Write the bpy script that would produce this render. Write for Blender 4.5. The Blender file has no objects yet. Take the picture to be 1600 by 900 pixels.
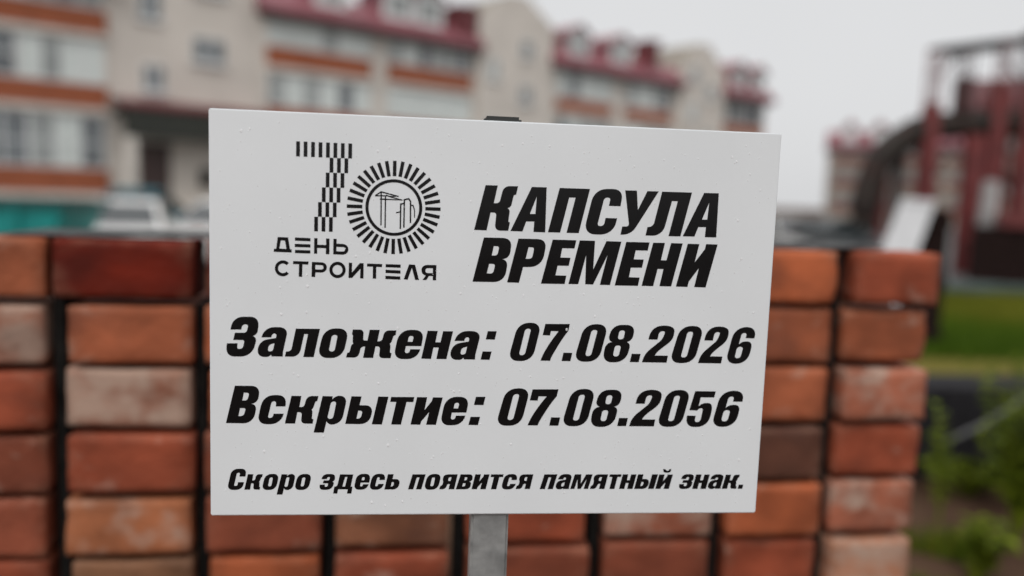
import bpy, bmesh, math, random
from mathutils import Vector, Matrix, noise

# ------------------------------------------------------------------ camera
sc = bpy.context.scene
COL = sc.collection
HC = 1.75                                   # eye height
cam_d = bpy.data.cameras.new("camera")
cam = bpy.data.objects.new("camera", cam_d); COL.objects.link(cam)
cam.matrix_world = Matrix(((0.999383, -0.035123, 0.0, 0.0),
                           (0.003866, 0.110011, -0.993923, 0.0),
                           (0.034909, 0.993310, 0.110079, HC),
                           (0, 0, 0, 1)))
cam_d.sensor_width = 36.0
cam_d.lens = 1290.0 / 1600.0 * 36.0
cam_d.clip_start = 0.02
cam_d.clip_end = 2000
cam_d.dof.use_dof = True
cam_d.dof.focus_distance = 0.875
cam_d.dof.aperture_fstop = 1.36
sc.camera = cam

# ------------------------------------------------------------------ sky, sun, exposure
SUN_EL, SUN_AZ = math.radians(48), math.radians(200)      # azimuth clockwise from +Y
world = bpy.data.worlds.new("World"); sc.world = world
world.use_nodes = True
wn, wl = world.node_tree.nodes, world.node_tree.links
wn.clear()
sky = wn.new("ShaderNodeTexSky"); sky.sky_type = 'NISHITA'; sky.sun_disc = False
sky.sun_elevation = SUN_EL; sky.sun_rotation = SUN_AZ; sky.air_density = 1.0; sky.dust_density = 3.0
hsv = wn.new("ShaderNodeHueSaturation"); hsv.inputs["Saturation"].default_value = 0.12
wl.new(sky.outputs[0], hsv.inputs["Color"])
geo = wn.new("ShaderNodeTexCoord"); sep = wn.new("ShaderNodeSeparateXYZ")
wl.new(geo.outputs["Generated"], sep.inputs[0])
ramp = wn.new("ShaderNodeMapRange")                        # overcast dome: brighter overhead
ramp.inputs["From Min"].default_value = 0.25; ramp.inputs["From Max"].default_value = 1.0
ramp.inputs["To Min"].default_value = 7.35; ramp.inputs["To Max"].default_value = 15.0
wl.new(sep.outputs["Z"], ramp.inputs["Value"])
ctex = wn.new("ShaderNodeTexNoise"); ctex.inputs["Scale"].default_value = 1.6; ctex.inputs["Detail"].default_value = 4
wl.new(geo.outputs["Generated"], ctex.inputs["Vector"])
cr = wn.new("ShaderNodeMapRange"); cr.inputs["To Min"].default_value = 0.93; cr.inputs["To Max"].default_value = 1.07
wl.new(ctex.outputs["Fac"], cr.inputs["Value"])
mulc = wn.new("ShaderNodeMath"); mulc.operation = 'MULTIPLY'
wl.new(ramp.outputs[0], mulc.inputs[0]); wl.new(cr.outputs[0], mulc.inputs[1])
cloud = wn.new("ShaderNodeVectorMath"); cloud.operation = 'SCALE'
cloud.inputs[0].default_value = (0.993, 1.0, 1.015)
wl.new(mulc.outputs[0], cloud.inputs["Scale"])
mixw = wn.new("ShaderNodeMix"); mixw.data_type = 'RGBA'; mixw.inputs[0].default_value = 0.85
wl.new(hsv.outputs[0], mixw.inputs[6]); wl.new(cloud.outputs[0], mixw.inputs[7])
bg = wn.new("ShaderNodeBackground"); bg.inputs["Strength"].default_value = 0.10
wl.new(mixw.outputs[2], bg.inputs["Color"])
wo = wn.new("ShaderNodeOutputWorld"); wl.new(bg.outputs[0], wo.inputs["Surface"])

sun_d = bpy.data.lights.new("sun", 'SUN'); sun_d.energy = 1.1; sun_d.angle = math.radians(25)
sun_d.color = (1.0, 0.985, 0.965)
sun = bpy.data.objects.new("sun", sun_d); COL.objects.link(sun)
sdir = Vector((math.sin(SUN_AZ) * math.cos(SUN_EL), math.cos(SUN_AZ) * math.cos(SUN_EL), math.sin(SUN_EL)))
sun.rotation_euler = sdir.to_track_quat('Z', 'Y').to_euler()

sc.view_settings.view_transform = 'Standard'
sc.view_settings.look = 'None'
sc.view_settings.exposure = 0.07
sc.view_settings.gamma = 1.0
sc.view_settings.use_curve_mapping = False
sc.render.engine = 'CYCLES'
sc.cycles.use_denoising = True
sc.cycles.max_bounces = 6

# ------------------------------------------------------------------ helpers
F = 1290.0
R = ((0.999383, 0.035123, 0.0), (0.003866, -0.110011, 0.993923), (0.034909, -0.993310, -0.110079))
def ray(x, y):
    d = ((x - 800) / F, (y - 450) / F, 1.0)
    return Vector([sum(r[i] * d[i] for i in range(3)) for r in R])
def at(x, y, D):                            # a place seen at photo point (x, y), D metres ahead
    return Vector((0, 0, HC)) + ray(x, y) * D
def ground(x, y):
    d = ray(x, y); return Vector((0, 0, HC)) + d * (-HC / d.z)

def tag(o, label=None, cat=None, group=None, kind=None):
    if label: o["label"] = label
    if cat: o["category"] = cat
    if group: o["group"] = group
    if kind: o["kind"] = kind
    return o

def empty(name, loc, rz=0.0):
    o = bpy.data.objects.new(name, None); COL.objects.link(o)
    o.location = loc; o.rotation_euler = (0, 0, rz); o.empty_display_size = 0.1
    return o

class MB:
    def __init__(self): self.bm = bmesh.new()
    def box(self, x0, x1, y0, y1, z0, z1, mi=0):
        v = [self.bm.verts.new(p) for p in ((x0,y0,z0),(x1,y0,z0),(x1,y1,z0),(x0,y1,z0),(x0,y0,z1),(x1,y0,z1),(x1,y1,z1),(x0,y1,z1))]
        for f in ((0,3,2,1),(4,5,6,7),(0,1,5,4),(1,2,6,5),(2,3,7,6),(3,0,4,7)):
            self.bm.faces.new([v[i] for i in f]).material_index = mi
        return self
    def poly(self, pts, mi=0):
        f = self.bm.faces.new([self.bm.verts.new(p) for p in pts]); f.material_index = mi; return self
    def prism(self, pts, off, mi=0):        # polygon swept along a vector
        off = Vector(off); a = [self.bm.verts.new(p) for p in pts]; b = [self.bm.verts.new(Vector(p) + off) for p in pts]
        n = len(pts)
        fs = [self.bm.faces.new(a), self.bm.faces.new(b[::-1])]
        for i in range(n): fs.append(self.bm.faces.new([a[i], b[i], b[(i + 1) % n], a[(i + 1) % n]]))
        for f in fs: f.material_index = mi
        bmesh.ops.recalc_face_normals(self.bm, faces=fs)
        return self
    def loft(self, rings, mi=0, cap=True):
        vs = [[self.bm.verts.new(p) for p in r] for r in rings]; n = len(rings[0]); fs = []
        for a, b in zip(vs, vs[1:]):
            for i in range(n): fs.append(self.bm.faces.new([a[i], a[(i + 1) % n], b[(i + 1) % n], b[i]]))
        if cap: fs += [self.bm.faces.new(vs[0][::-1]), self.bm.faces.new(vs[-1])]
        for f in fs: f.material_index = mi
        bmesh.ops.recalc_face_normals(self.bm, faces=fs)
        return self
    def tube(self, path, rad, seg=10, mi=0):
        path = [Vector(p) for p in path]; rings = []
        for i, p in enumerate(path):
            t = (path[min(i + 1, len(path) - 1)] - path[max(i - 1, 0)]).normalized()
            s = t.cross(Vector((0, 0, 1)))
            if s.length < 0.05: s = t.cross(Vector((0, 1, 0)))
            s.normalize(); u = s.cross(t)
            r = rad[i] if isinstance(rad, (list, tuple)) else rad
            rings.append([p + s * (r * math.cos(k * 2 * math.pi / seg)) + u * (r * math.sin(k * 2 * math.pi / seg)) for k in range(seg)])
        return self.loft(rings, mi)
    def build(self, name, mats, parent=None, bevel=0.0, smooth=False, seg=2):
        me = bpy.data.meshes.new(name)
        if bevel:
            bmesh.ops.remove_doubles(self.bm, verts=self.bm.verts, dist=1e-6)
            bmesh.ops.bevel(self.bm, geom=list(self.bm.edges), offset=bevel, segments=seg, affect='EDGES', clamp_overlap=True)
        self.bm.to_mesh(me); self.bm.free()
        for m in (mats if isinstance(mats, (list, tuple)) else [mats]): me.materials.append(m)
        if smooth:
            for p in me.polygons: p.use_smooth = True
        o = bpy.data.objects.new(name, me); COL.objects.link(o)
        if parent: o.parent = parent
        return o

def mat(name, col, rough=0.6, var=0.12, scale=6.0, metal=0.0, spec=0.5, bump=0.0, col2=None, detail=5.0, trans=0.0, coat=0.0, coords="Object"):
    m = bpy.data.materials.new(name); m.use_nodes = True
    n, l = m.node_tree.nodes, m.node_tree.links
    b = n["Principled BSDF"]
    b.inputs["Roughness"].default_value = rough; b.inputs["Metallic"].default_value = metal
    b.inputs["Specular IOR Level"].default_value = spec
    b.inputs["Transmission Weight"].default_value = trans
    b.inputs["Coat Weight"].default_value = coat
    tc = n.new("ShaderNodeTexCoord"); nz = n.new("ShaderNodeTexNoise")
    nz.inputs["Scale"].default_value = scale; nz.inputs["Detail"].default_value = detail
    l.new(tc.outputs[coords], nz.inputs["Vector"])
    mx = n.new("ShaderNodeMix"); mx.data_type = 'RGBA'
    c2 = col2 if col2 else tuple(c * (1 - var * 2) for c in col)
    c1 = col if col2 else tuple(min(1, c * (1 + var)) for c in col)
    mx.inputs[6].default_value = (*c1, 1); mx.inputs[7].default_value = (*c2, 1)
    mr = n.new("ShaderNodeMapRange"); mr.inputs["From Min"].default_value = 0.3; mr.inputs["From Max"].default_value = 0.7
    l.new(nz.outputs["Fac"], mr.inputs["Value"]); l.new(mr.outputs[0], mx.inputs[0])
    l.new(mx.outputs[2], b.inputs["Base Color"])
    if bump:
        bp = n.new("ShaderNodeBump"); bp.inputs["Strength"].default_value = bump; bp.inputs["Distance"].default_value = 0.02
        l.new(nz.outputs["Fac"], bp.inputs["Height"]); l.new(bp.outputs[0], b.inputs["Normal"])
    return m

M = {}
M["panel"] = mat("white_plastic", (0.765, 0.785, 0.795), 0.32, 0.018, 7)
M["vinyl"] = mat("black_vinyl", (0.006, 0.006, 0.0065), 0.22, 0.15, 30, spec=0.28)
M["galv"] = mat("galvanised_steel", (0.34, 0.34, 0.33), 0.5, scale=34, metal=0.15, col2=(0.150, 0.152, 0.150), bump=0.08, detail=6)
M["cap"] = mat("black_plastic", (0.03, 0.032, 0.03), 0.4, 0.1)
M["beige"] = mat("beige_plaster", (0.635, 0.58, 0.52), 0.9, 0.06, 0.6)
M["pale"] = mat("pale_concrete", (0.64, 0.59, 0.53), 0.9, 0.08, 1.0)
M["orange"] = mat("orange_brick", (0.32, 0.090, 0.038), 0.85, 0.10, 3.0)
M["roof"] = mat("maroon_sheet_roof", (0.225, 0.068, 0.082), 0.55, 0.10, 0.8)
M["roofd"] = mat("maroon_fascia", (0.13, 0.018, 0.022), 0.5, 0.10, 0.8)
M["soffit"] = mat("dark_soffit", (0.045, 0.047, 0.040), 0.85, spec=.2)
M["wframe"] = mat("white_window_frame", (0.70, 0.71, 0.70), 0.5, 0.03)
M["glass"] = mat("window_glass", (0.155, 0.172, 0.182), 0.08, 0.3, 1.5, spec=0.8)
M["glass2"] = mat("window_glass_curtained", (0.33, 0.35, 0.34), 0.12, 0.15, 1.5, spec=0.6)
M["blind"] = mat("white_blind", (0.64, 0.68, 0.65), 0.3, 0.05, 1.0)
M["door"] = mat("brown_door", (0.050, 0.026, 0.022), 0.5)
M["dark"] = mat("dark_metal", (0.016, 0.016, 0.015), 0.7, spec=.25)
M["teal"] = mat("teal_paint", (0.006, 0.26, 0.24), 0.6, 0.15, 1.2)
M["white"] = mat("white_car_paint", (0.66, 0.65, 0.63), 0.25, 0.02, coat=0.5)
M["tealcar"] = mat("blue_green_car_paint", (0.022, 0.12, 0.15), 0.55, 0.02, spec=.2)
M["greycar"] = mat("dark_grey_car_paint", (0.035, 0.04, 0.042), 0.3, 0.02, coat=0.4)
M["redcar"] = mat("dark_red_car_paint", (0.13, 0.010, 0.012), 0.25, 0.02, coat=0.5)
M["cglass"] = mat("car_glass", (0.02, 0.025, 0.026), 0.05, 0.1, spec=0.8)
M["tyre"] = mat("tyre_rubber", (0.02, 0.02, 0.02), 0.85)
M["rim"] = mat("wheel_rim", (0.4, 0.4, 0.4), 0.3, metal=0.8)
M["lamp"] = mat("clear_lamp", (0.6, 0.6, 0.6), 0.1)
M["tail"] = mat("red_lamp", (0.25, 0.01, 0.01), 0.15)
M["redsteel"] = mat("red_painted_steel", (0.155, 0.026, 0.025), 0.55, 0.2, 2.0)
M["maroonsteel"] = mat("dark_maroon_steel", (0.06, 0.018, 0.018), 0.55, 0.2, 2.0)
M["pipe"] = mat("pipe_insulation", (0.030, 0.027, 0.023), 0.7, scale=1.2, col2=(0.030, 0.013, 0.010), spec=.25)
M["wboard"] = mat("white_sheet", (0.50, 0.50, 0.505), 0.5, 0.05, 3)
M["crate"] = mat("dark_wood", (0.018, 0.010, 0.009), 0.9, 0.25, 5, spec=0.08)
M["redbrick"] = mat("dull_red_brick", (0.20, 0.085, 0.065), 0.9, 0.15, 1.0)
M["greyconc"] = mat("grey_concrete", (0.22, 0.205, 0.195), 0.9, 0.1, 1.5)
M["slab"] = mat("black_rubber_block", (0.014, 0.013, 0.015), 0.9, 0.25, 8, bump=0.2, spec=.2)
M["kerb"] = mat("teal_grey_kerb_paint", (0.055, 0.10, 0.085), 0.7, 0.2, 2)

# ------------------------------------------------------------------ ground
def gmat():
    m = mat("soil", (0.045, 0.023, 0.014), 0.9, scale=1.6, col2=(0.088, 0.050, 0.031), bump=0.6, detail=8, spec=0.1)
    return m
def sheet(name, pts, z, m):
    o = MB().poly([(p[0], p[1], z) for p in pts]).build(name, m)
    return tag(o, kind="structure")
bm = bmesh.new()
sheet("ground", ((-900, -900), (900, -900), (900, 900), (-900, 900)), 0.0, gmat())
sheet("asphalt_yard", ((-60, 19.2), (120, 19.2), (120, 130), (-60, 130)), 0.004,
      mat("asphalt", (0.085, 0.085, 0.083), 0.7, 0.2, 2.0))
sheet("lawn_soil", ((2.2, 9.9), (26, 9.9), (26, 17.6), (2.2, 17.6)), 0.004,
      mat("lawn_green", (0.065, 0.090, 0.010), 0.9, scale=0.45, col2=(0.125, 0.125, 0.016), detail=4, spec=0.08))
sheet("mown_path", ((2.2, 8.3), (26, 8.3), (26, 9.9), (2.2, 9.9)), 0.004,
      mat("dry_grass", (0.135, 0.108, 0.024), 0.9, scale=0.9, col2=(0.105, 0.100, 0.016), detail=4, spec=0.08))
k = MB().box(2.2, 40, 18.3, 18.6, 0.0, 0.14).build("kerb", M["kerb"], bevel=0.02); tag(k, kind="structure")

# ------------------------------------------------------------------ apartment block with loggias
BZ = math.radians(40.0152)
P0 = at(0, 279, 28.8); P0.z = 0
rnd = random.Random(7)

def glazing(root, t0, t1, z0, z1, n, y=-0.02, weights=(4, 3, 3), mid=None):
    f = MB(); w = 0.07
    f.box(t0, t1, y - 0.06, y, z0, z0 + w); f.box(t0, t1, y - 0.06, y, z1 - w, z1)
    step = (t1 - t0) / n
    for i in range(n + 1):
        x = t0 + i * step
        ww = w * (1.7 if i % 3 == 0 else 1.0)
        f.box(max(t0, x - ww / 2), min(t1, x + ww / 2), y - 0.055, y - 0.003, z0 + w, z1 - w)
    if mid: f.box(t0, t1, y - 0.05, y - 0.004, z0 + (z1 - z0) * mid, z0 + (z1 - z0) * mid + 0.05)
    fr = f.build("window", M["wframe"], root)
    p = MB()
    for i in range(n):
        p.box(t0 + i * step + 0.02, t0 + (i + 1) * step - 0.02, y - 0.028, y - 0.012, z0 + w * .6, z1 - w * .6,
              rnd.choices((0, 1, 2), weights)[0])
    p.build("pane", [M["glass"], M["glass2"], M["blind"]], fr)
    return fr

def dormer(root, t, w=1.5, y0=-0.1, z0=9.25, h=1.35, dep=2.4):
    d = MB().box(t - w / 2, t + w / 2, y0, y0 + dep, z0, z0 + h)
    d.prism([(t - w / 2, y0 + 0.002, z0 + h + .002), (t + w / 2, y0 + 0.002, z0 + h + .002), (t, y0 + 0.002, z0 + h + 0.45)], (0, dep, 0))
    o = d.build("dormer", M["wframe"], root)
    g = MB().prism([(t - w / 2 - .15, y0 - .2, z0 + h - .05), (t, y0 - .2, z0 + h + .5), (t, y0 - .2, z0 + h + .58), (t - w / 2 - .25, y0 - .2, z0 + h - .03)], (0, dep, 0))
    g.prism([(t + w / 2 + .15, y0 - .2, z0 + h - .05), (t + .003, y0 - .2, z0 + h + .5), (t + .003, y0 - .2, z0 + h + .58), (t + w / 2 + .25, y0 - .2, z0 + h - .03)], (0, dep, 0))
    g.box(t - w / 2 - .04, t - w / 2 - .003, y0 + .12, y0 + dep - .1, z0, z0 + h - .06)
    g.build("dormer_roof", M["roof"], o)
    MB().box(t - w * .33, t + w * .33, y0 - .03, y0 - .004, z0 + .35, z0 + h - .15).build("dormer_pane", M["glass2"], o)

def mansard(root, t0, t1, ze):
    r = MB().prism([(t0, -0.62, ze), (t0, -0.62, ze + 0.26), (t0, 0.45, ze + 1.2), (t0, 6.3, ze + 2.1), (t0, 12.2, ze + 0.3), (t0, 12.2, ze)], (t1 - t0, 0, 0))
    o = r.build("roof", M["roof"], root)
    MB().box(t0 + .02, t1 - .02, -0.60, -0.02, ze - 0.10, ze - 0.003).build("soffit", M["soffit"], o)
    return o

def band(root, t0, t1, z0, z1):
    MB().box(t0, t1, -0.16, -0.01, z0, z1).build("parapet", M["orange"], root)
    MB().box(t0, t1, -0.19, -0.012, z0 - 0.2, z0 - 0.004).build("ledge", M["pale"], root)

blk = empty("apartment_block", P0, BZ)
tag(blk, "long beige apartment block with orange brick balcony bands and a maroon dormer roof", "apartment block")
# stretches of wall
MB().box(-9, 3.6, 0, 12, 0, 9.0).box(9.4, 20.6, 0, 12, 0, 8.95).box(25.6, 36.3, 0, 12, 0, 8.9).box(40.8, 45.9, 0, 12, 0, 8.85).build("wall", M["pale"], blk)
GR = mat("darkened_gable_roofing", (.27, .24, .20), .9, .15, 1.0)
def gable(t0, t1, y, zw, zp, dep=12):
    tm = (t0 + t1) / 2
    o = MB().prism([(t0, y, 0), (t1, y, 0), (t1, y, zw), (tm + .5, y, zp), (tm - .5, y, zp), (t0, y, zw)], (0, dep, 0)).build("gable_wall", [M["beige"], GR], blk)
    for p in o.data.polygons:
        if p.normal.z > .2: p.material_index = 1        # gable roofing, its colour darkened against the bright sky light
    return o
gable(3.6, 9.4, 0.06, 10.6, 12.4)
gable(20.6, 25.6, -0.25, 10.7, 12.0)
gable(36.3, 40.8, -0.25, 10.1, 11.7)
# glazed stretches: orange parapets, white glazing between
for z0, z1 in ((1.33, 2.2), (4.42, 5.25), (7.12, 7.95)): band(blk, -9, 3.5, z0, z1)
glazing(blk, -9, 3.4, 2.24, 4.18, 15, mid=.45, weights=(4, 4, 2))
glazing(blk, -9, 0.6, 5.3, 6.88, 12, mid=.5, weights=(3, 4, 2))
glazing(blk, 0.64, 3.4, 5.3, 6.88, 4, weights=(1, 2, 6))
glazing(blk, -9, 3.4, 8.0, 8.95, 15)
for a, b, n in ((9.7, 14.6, 6), (15.5, 20.3, 6)):
    band(blk, a, b, 1.4, 2.2); band(blk, a, b, 4.35, 5.17); band(blk, a, b, 6.83, 7.65)
    glazing(blk, a, b, 2.25, 4.1, n, weights=(2, 3, 4)); glazing(blk, a, b, 5.2, 6.58, n, weights=(1, 3, 5) if a < 12 else (0, 0, 1))
    glazing(blk, a, b, 7.7, 8.72, n, weights=(1, 3, 3))
for a, b, n in ((26.1, 30.4, 5), (31.6, 35.7, 5)):
    band(blk, a, b, 1.3, 2.1); band(blk, a, b, 3.9, 4.6); band(blk, a, b, 6.5, 7.2)
    glazing(blk, a, b, 4.65, 6.25, n, weights=(1, 3, 4)); glazing(blk, a, b, 7.25, 8.68, n, weights=(1, 3, 5))
    glazing(blk, a, b, 2.15, 3.65, n)
for z0, z1 in ((1.3, 2.1), (3.9, 4.6), (6.35, 7.05)): band(blk, 41.2, 45.5, z0, z1)
for z0, z1 in ((2.15, 3.65), (4.65, 6.1), (7.1, 8.55)): glazing(blk, 41.2, 45.5, z0, z1, 5, weights=(2, 4, 2))
mansard(blk, -9, 3.9, 9.0); mansard(blk, 9.25, 20.75, 8.92); mansard(blk, 25.45, 36.45, 8.85); mansard(blk, 40.65, 46.2, 8.78)
for t in (12.6, 16.0, 17.7): dormer(blk, t, 1.55, z0=9.55)
for t in (27.6, 31.0): dormer(blk, t, 1.5, z0=9.4, h=1.3)
for t in (42.6, 44.8): dormer(blk, t, 1.3, z0=9.4, h=1.25)
MB().box(19.3, 20.4, -0.25, 2.2, 9.3, 10.75).box(19.2, 20.5, -0.35, 2.3, 10.76, 10.9).build("chimney", M["roofd"], blk)
MB().box(33.5, 34.3, -0.1, 1.2, 9.4, 11.1).box(33.4, 34.4, -0.2, 1.3, 11.11, 11.3).build("chimney", M["roofd"], blk)
# windows of the plain stretches
def window(t0, t1, z0, z1, y):
    fr = glazing(blk, t0, t1, z0, z1, 2, y=y, weights=(3, 3, 1))
    MB().box(t0 - .08, t1 + .08, y - .14, y - .004, z0 - .08, z0 - .004).build("sill", M["wframe"], fr)
window(4.65, 5.5, 7.95, 9.1, 0.05); window(6.65, 7.95, 6.6, 7.6, 0.05); window(4.76, 5.6, 5.25, 6.3, 0.05); window(6.7, 8.0, 9.3, 10.3, 0.05)
for t0, t1, z0, z1 in ((21.2, 21.9, 7.6, 8.6), (23.3, 24.1, 6.6, 7.5), (23.3, 24.1, 9.0, 9.8), (21.2, 21.9, 4.6, 5.6), (37.2, 38.0, 7.0, 8.0), (38.8, 39.7, 8.4, 9.3), (37.2, 38.0, 9.4, 10.2), (38.8, 39.6, 5.6, 6.4)):
    window(t0, t1, z0, z1, -0.26)
# entrance porch
cp = MB().prism([(3.7, -1.5, 4.50), (3.7, 0.05, 4.82), (3.7, 0.05, 4.95), (3.7, -1.5, 4.62)], (5.6, 0, 0)).build("canopy", M["roofd"], blk)
MB().box(3.75, 9.2, -1.45, -1.28, 3.45, 4.48).build("canopy_shade_beam", M["soffit"], cp)  # beam made deep and dark to stand in for shade underneath
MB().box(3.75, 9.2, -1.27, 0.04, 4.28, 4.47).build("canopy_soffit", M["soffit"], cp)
for x in (3.80, 8.75): MB().box(x, x + .34, -1.44, -1.12, 0, 3.44).build("porch_column", M["pale"], cp)
MB().box(4.20, 4.55, -0.02, 0.05, 0.25, 3.5).build("porch_shade_panel", M["soffit"], blk)  # flat dark panel added for the shade under the canopy
dr = MB().box(4.65, 5.75, -0.04, 0.05, 0.3, 3.3).build("door", M["door"], blk)
MB().box(5.6, 5.64, -0.12, -0.045, 1.2, 1.6).build("handle", M["rim"], dr)
MB().box(6.95, 7.4, -0.25, 0.05, 1.7, 2.4).build("letter_box", M["dark"], blk)
MB().box(3.7, 9.3, -1.6, 0.04, 0, 0.28).build("porch_step", M["pale"], blk)

# ------------------------------------------------------------------ far buildings on the right
fb_p = at(1292, 320, 100); fb_p.z = 0
fb = empty("apartment_block", fb_p, math.radians(-19))
tag(fb, "distant beige block with a stepped maroon roof, seen left of the dark pipe bend", "apartment block")
MB().box(0, 22, 0, 12, 0, 9.0).build("wall", mat("brown_plaster", (.30, .255, .21), .9, .08, .5), fb)
for a in (0.4, 6.6, 12.8):
    for z0 in (1.4, 4.3, 7.0):
        MB().box(a, a + 5.4, -0.15, -0.01, z0, z0 + .9).build("parapet", M["redbrick"], fb)
        g = MB().box(a, a + 5.4, -0.08, -0.012, z0 + .95, z0 + 2.0).build("window", M["greyconc"], fb)
MB().prism([(-.4, -0.6, 9.0), (-.4, -0.6, 9.3), (-.4, 1.2, 10.9), (-.4, 6, 11.4), (-.4, 12.6, 9.0)], (22.8, 0, 0)).build("roof", M["roof"], fb)
for t in (2.0, 5.2, 8.4):
    d = MB().box(t - .7, t + .7, -.2, 2.0, 9.5, 11.2).build("dormer", M["wframe"], fb)
    MB().prism([(t - .95, -.4, 11.22), (t + .95, -.4, 11.22), (t, -.4, 12.2)], (0, 2.6, 0)).build("dormer_roof", M["roof"], d)

rb_p = at(1537, 330, 52); rb_p.z = 0
rb = empty("brick_building", rb_p, math.radians(-29))
tag(rb, "dull red brick building with a maroon roof standing behind the red steel frame", "building")
MB().box(-1.2, 22, 0, 10, 0, 8.0).build("wall", M["redbrick"], rb)
MB().box(-1.25, 22.05, -0.06, -0.004, 2.9, 3.5).box(-1.25, 22.05, -0.06, -0.004, 5.6, 6.3).build("ledge", M["greyconc"], rb)
MB().prism([(-1.6, -0.5, 8.0), (-1.6, -0.5, 8.3), (-1.6, 2.0, 10.3), (-1.6, 5, 10.7), (-1.6, 10.4, 8.0)], (24, 0, 0)).build("roof", mat("dark_maroon_roof", (.105, .028, .030), .6), rb)
for i in range(7):
    for z0 in (3.7, 0.9):
        w = MB().box(-.4 + i * 3.1, 1.1 + i * 3.1, -0.07, -0.003, z0, z0 + 1.6).build("window", M["greyconc"], rb)
        MB().box(-.25 + i * 3.1, .95 + i * 3.1, -0.09, -0.072, z0 + .15, z0 + 1.45).build("pane", M["glass"], w)

# ------------------------------------------------------------------ red steel frame and pipe
GD = 24.0
gz = lambda y: HC - (y - 333) / F * GD          # height of a picture row at the frame's distance
gx = lambda x, y=300: at(x, y, GD).x
g0 = at(1442, 333, GD); g0.z = 0
gf = empty("steel_frame", g0)
tag(gf, "tall red steel trestle with a dark top beam carrying the bent pipe", "steel frame")
X = lambda x: gx(x) - g0.x
def post(x, z0, z1, w, m, name="post", y=0.0): return MB().box(X(x) - w / 2, X(x) + w / 2, y - w / 2, y + w / 2, z0, z1).build(name, m, gf, bevel=0.02)
def lattice(x, z0, z1, w, m, y=0.0):
    b = MB(); s = w / 2; t = 0.020
    for sx in (-1, 1):
        for sy in (-1, 1): b.box(X(x) + sx * s - t, X(x) + sx * s + t, y + sy * s - t, y + sy * s + t, z0, z1)
    n = max(2, int((z1 - z0) / w)); h = (z1 - z0) / n
    for i in range(n):
        sg = 1 if i % 2 else -1
        for sy in (-1, 1):
            b.tube([(X(x) - sg * s, y + sy * s, z0 + i * h), (X(x) + sg * s, y + sy * s, z0 + (i + 1) * h)], 0.014, 6)
    return b.build("lattice_column", m, gf)
lattice(1442, gz(170), gz(85), .30, M["redsteel"]); post(1442, 0, gz(168), .40, M["redsteel"])
post(1489, gz(178), gz(128), .42, M["maroonsteel"])
lattice(1489, gz(128), gz(80), .34, M["maroonsteel"])
lattice(1547, gz(135), gz(68), .30, M["redsteel"]); post(1543, gz(300), gz(134), .40, M["redsteel"])
lattice(1585, gz(135), gz(62), .26, M["maroonsteel"]); post(1590, 0, gz(134), .36, M["redsteel"])
post(1498, 0, gz(215), .42, M["redsteel"], y=-0.5)
post(1393, 0, gz(232), .36, M["redsteel"], y=0.9)
gst = mat("dull_grey_steel", (.15, .135, .13), .7, .15, 2)
post(1565, 0, gz(136), .30, gst, y=0.8)
post(1424, 0, gz(225), .30, gst, y=1.0)
for x_, z0_, z1_ in ((1457, 330, 205), (1521, 330, 212), (1531, 300, 150), (1574, 335, 140)): post(x_, gz(z0_), gz(z1_), .10, M["redsteel"], "thin_post", .35)
for y_ in (238, 276, 306):
    for xa, xb in ((1446, 1484), (1508, 1538), (1550, 1580), (1600, 1640)):
        MB().box(X(xa), X(xb), .28, .36, gz(y_), gz(y_) + .09).build("rail", M["maroonsteel"], gf)
for xa, ya, xb, yb in ((1446, 300, 1488, 222), (1510, 235, 1541, 300), (1550, 225, 1584, 300), (1450, 128, 1482, 84), (1550, 96, 1580, 130)):
    MB().tube([(X(xa), .15, gz(ya)), (X(xb), .15, gz(yb))], .045, 6).build("brace", M["maroonsteel"], gf)
MB().prism([(X(1436), -.12, gz(84)), (X(1475), -.12, gz(78)), (X(1540), -.12, gz(68)), (X(1640), -.12, gz(55)), (X(1640), -.12, gz(66)), (X(1540), -.12, gz(84)), (X(1475), -.12, gz(94)), (X(1436), -.12, gz(88))], (0, .3, 0)).build("top_beam", M["dark"], gf)
MB().box(X(1580), X(1592), -.25, .2, gz(72), gz(54)).build("end_plate", M["maroonsteel"], gf)
MB().box(X(1446), X(1486), .3, .6, gz(205), gz(188)).box(X(1500), X(1640), .3, .6, gz(208), gz(186)).build("cross_beam", M["maroonsteel"], gf)
pp = [(1640, 190), (1560, 193), (1500, 195), (1450, 200), (1418, 212), (1390, 232), (1370, 262), (1358, 300), (1352, 345), (1350, 450)]
pv = [at(x, y, GD) for x, y in pp]
for v in pv: v.y = pv[0].y - 0.05
c = []
for i in range(len(pv) - 1):                # smooth the bend
    p0, p1, p2, p3 = pv[max(i - 1, 0)], pv[i], pv[i + 1], pv[min(i + 2, len(pv) - 1)]
    for s in range(4):
        t = s / 4
        c.append(0.5 * ((2 * p1) + (p2 - p0) * t + (2 * p0 - 5 * p1 + 4 * p2 - p3) * t * t + (3 * p1 - p0 - 3 * p2 + p3) * t ** 3))
c.append(Vector((pv[-1].x, pv[-1].y, 0.0)))
pr = empty("heating_pipe", (pv[-1].x, pv[-1].y, 0))
tag(pr, "thick dark insulated pipe bending down to the ground left of the red frame", "pipe")
MB().tube([p - Vector((pv[-1].x, pv[-1].y, 0)) for p in c], 0.40, 18).build("pipe_run", M["pipe"], pr, smooth=True)
for i in (6, 14, 22, 30):
    q = [p - Vector((pv[-1].x, pv[-1].y, 0)) for p in c[i:i + 2]]
    MB().tube([q[0], q[0] + (q[1] - q[0]).normalized() * .1], 0.425, 18).build("joint_band", M["dark"], pr)

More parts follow.
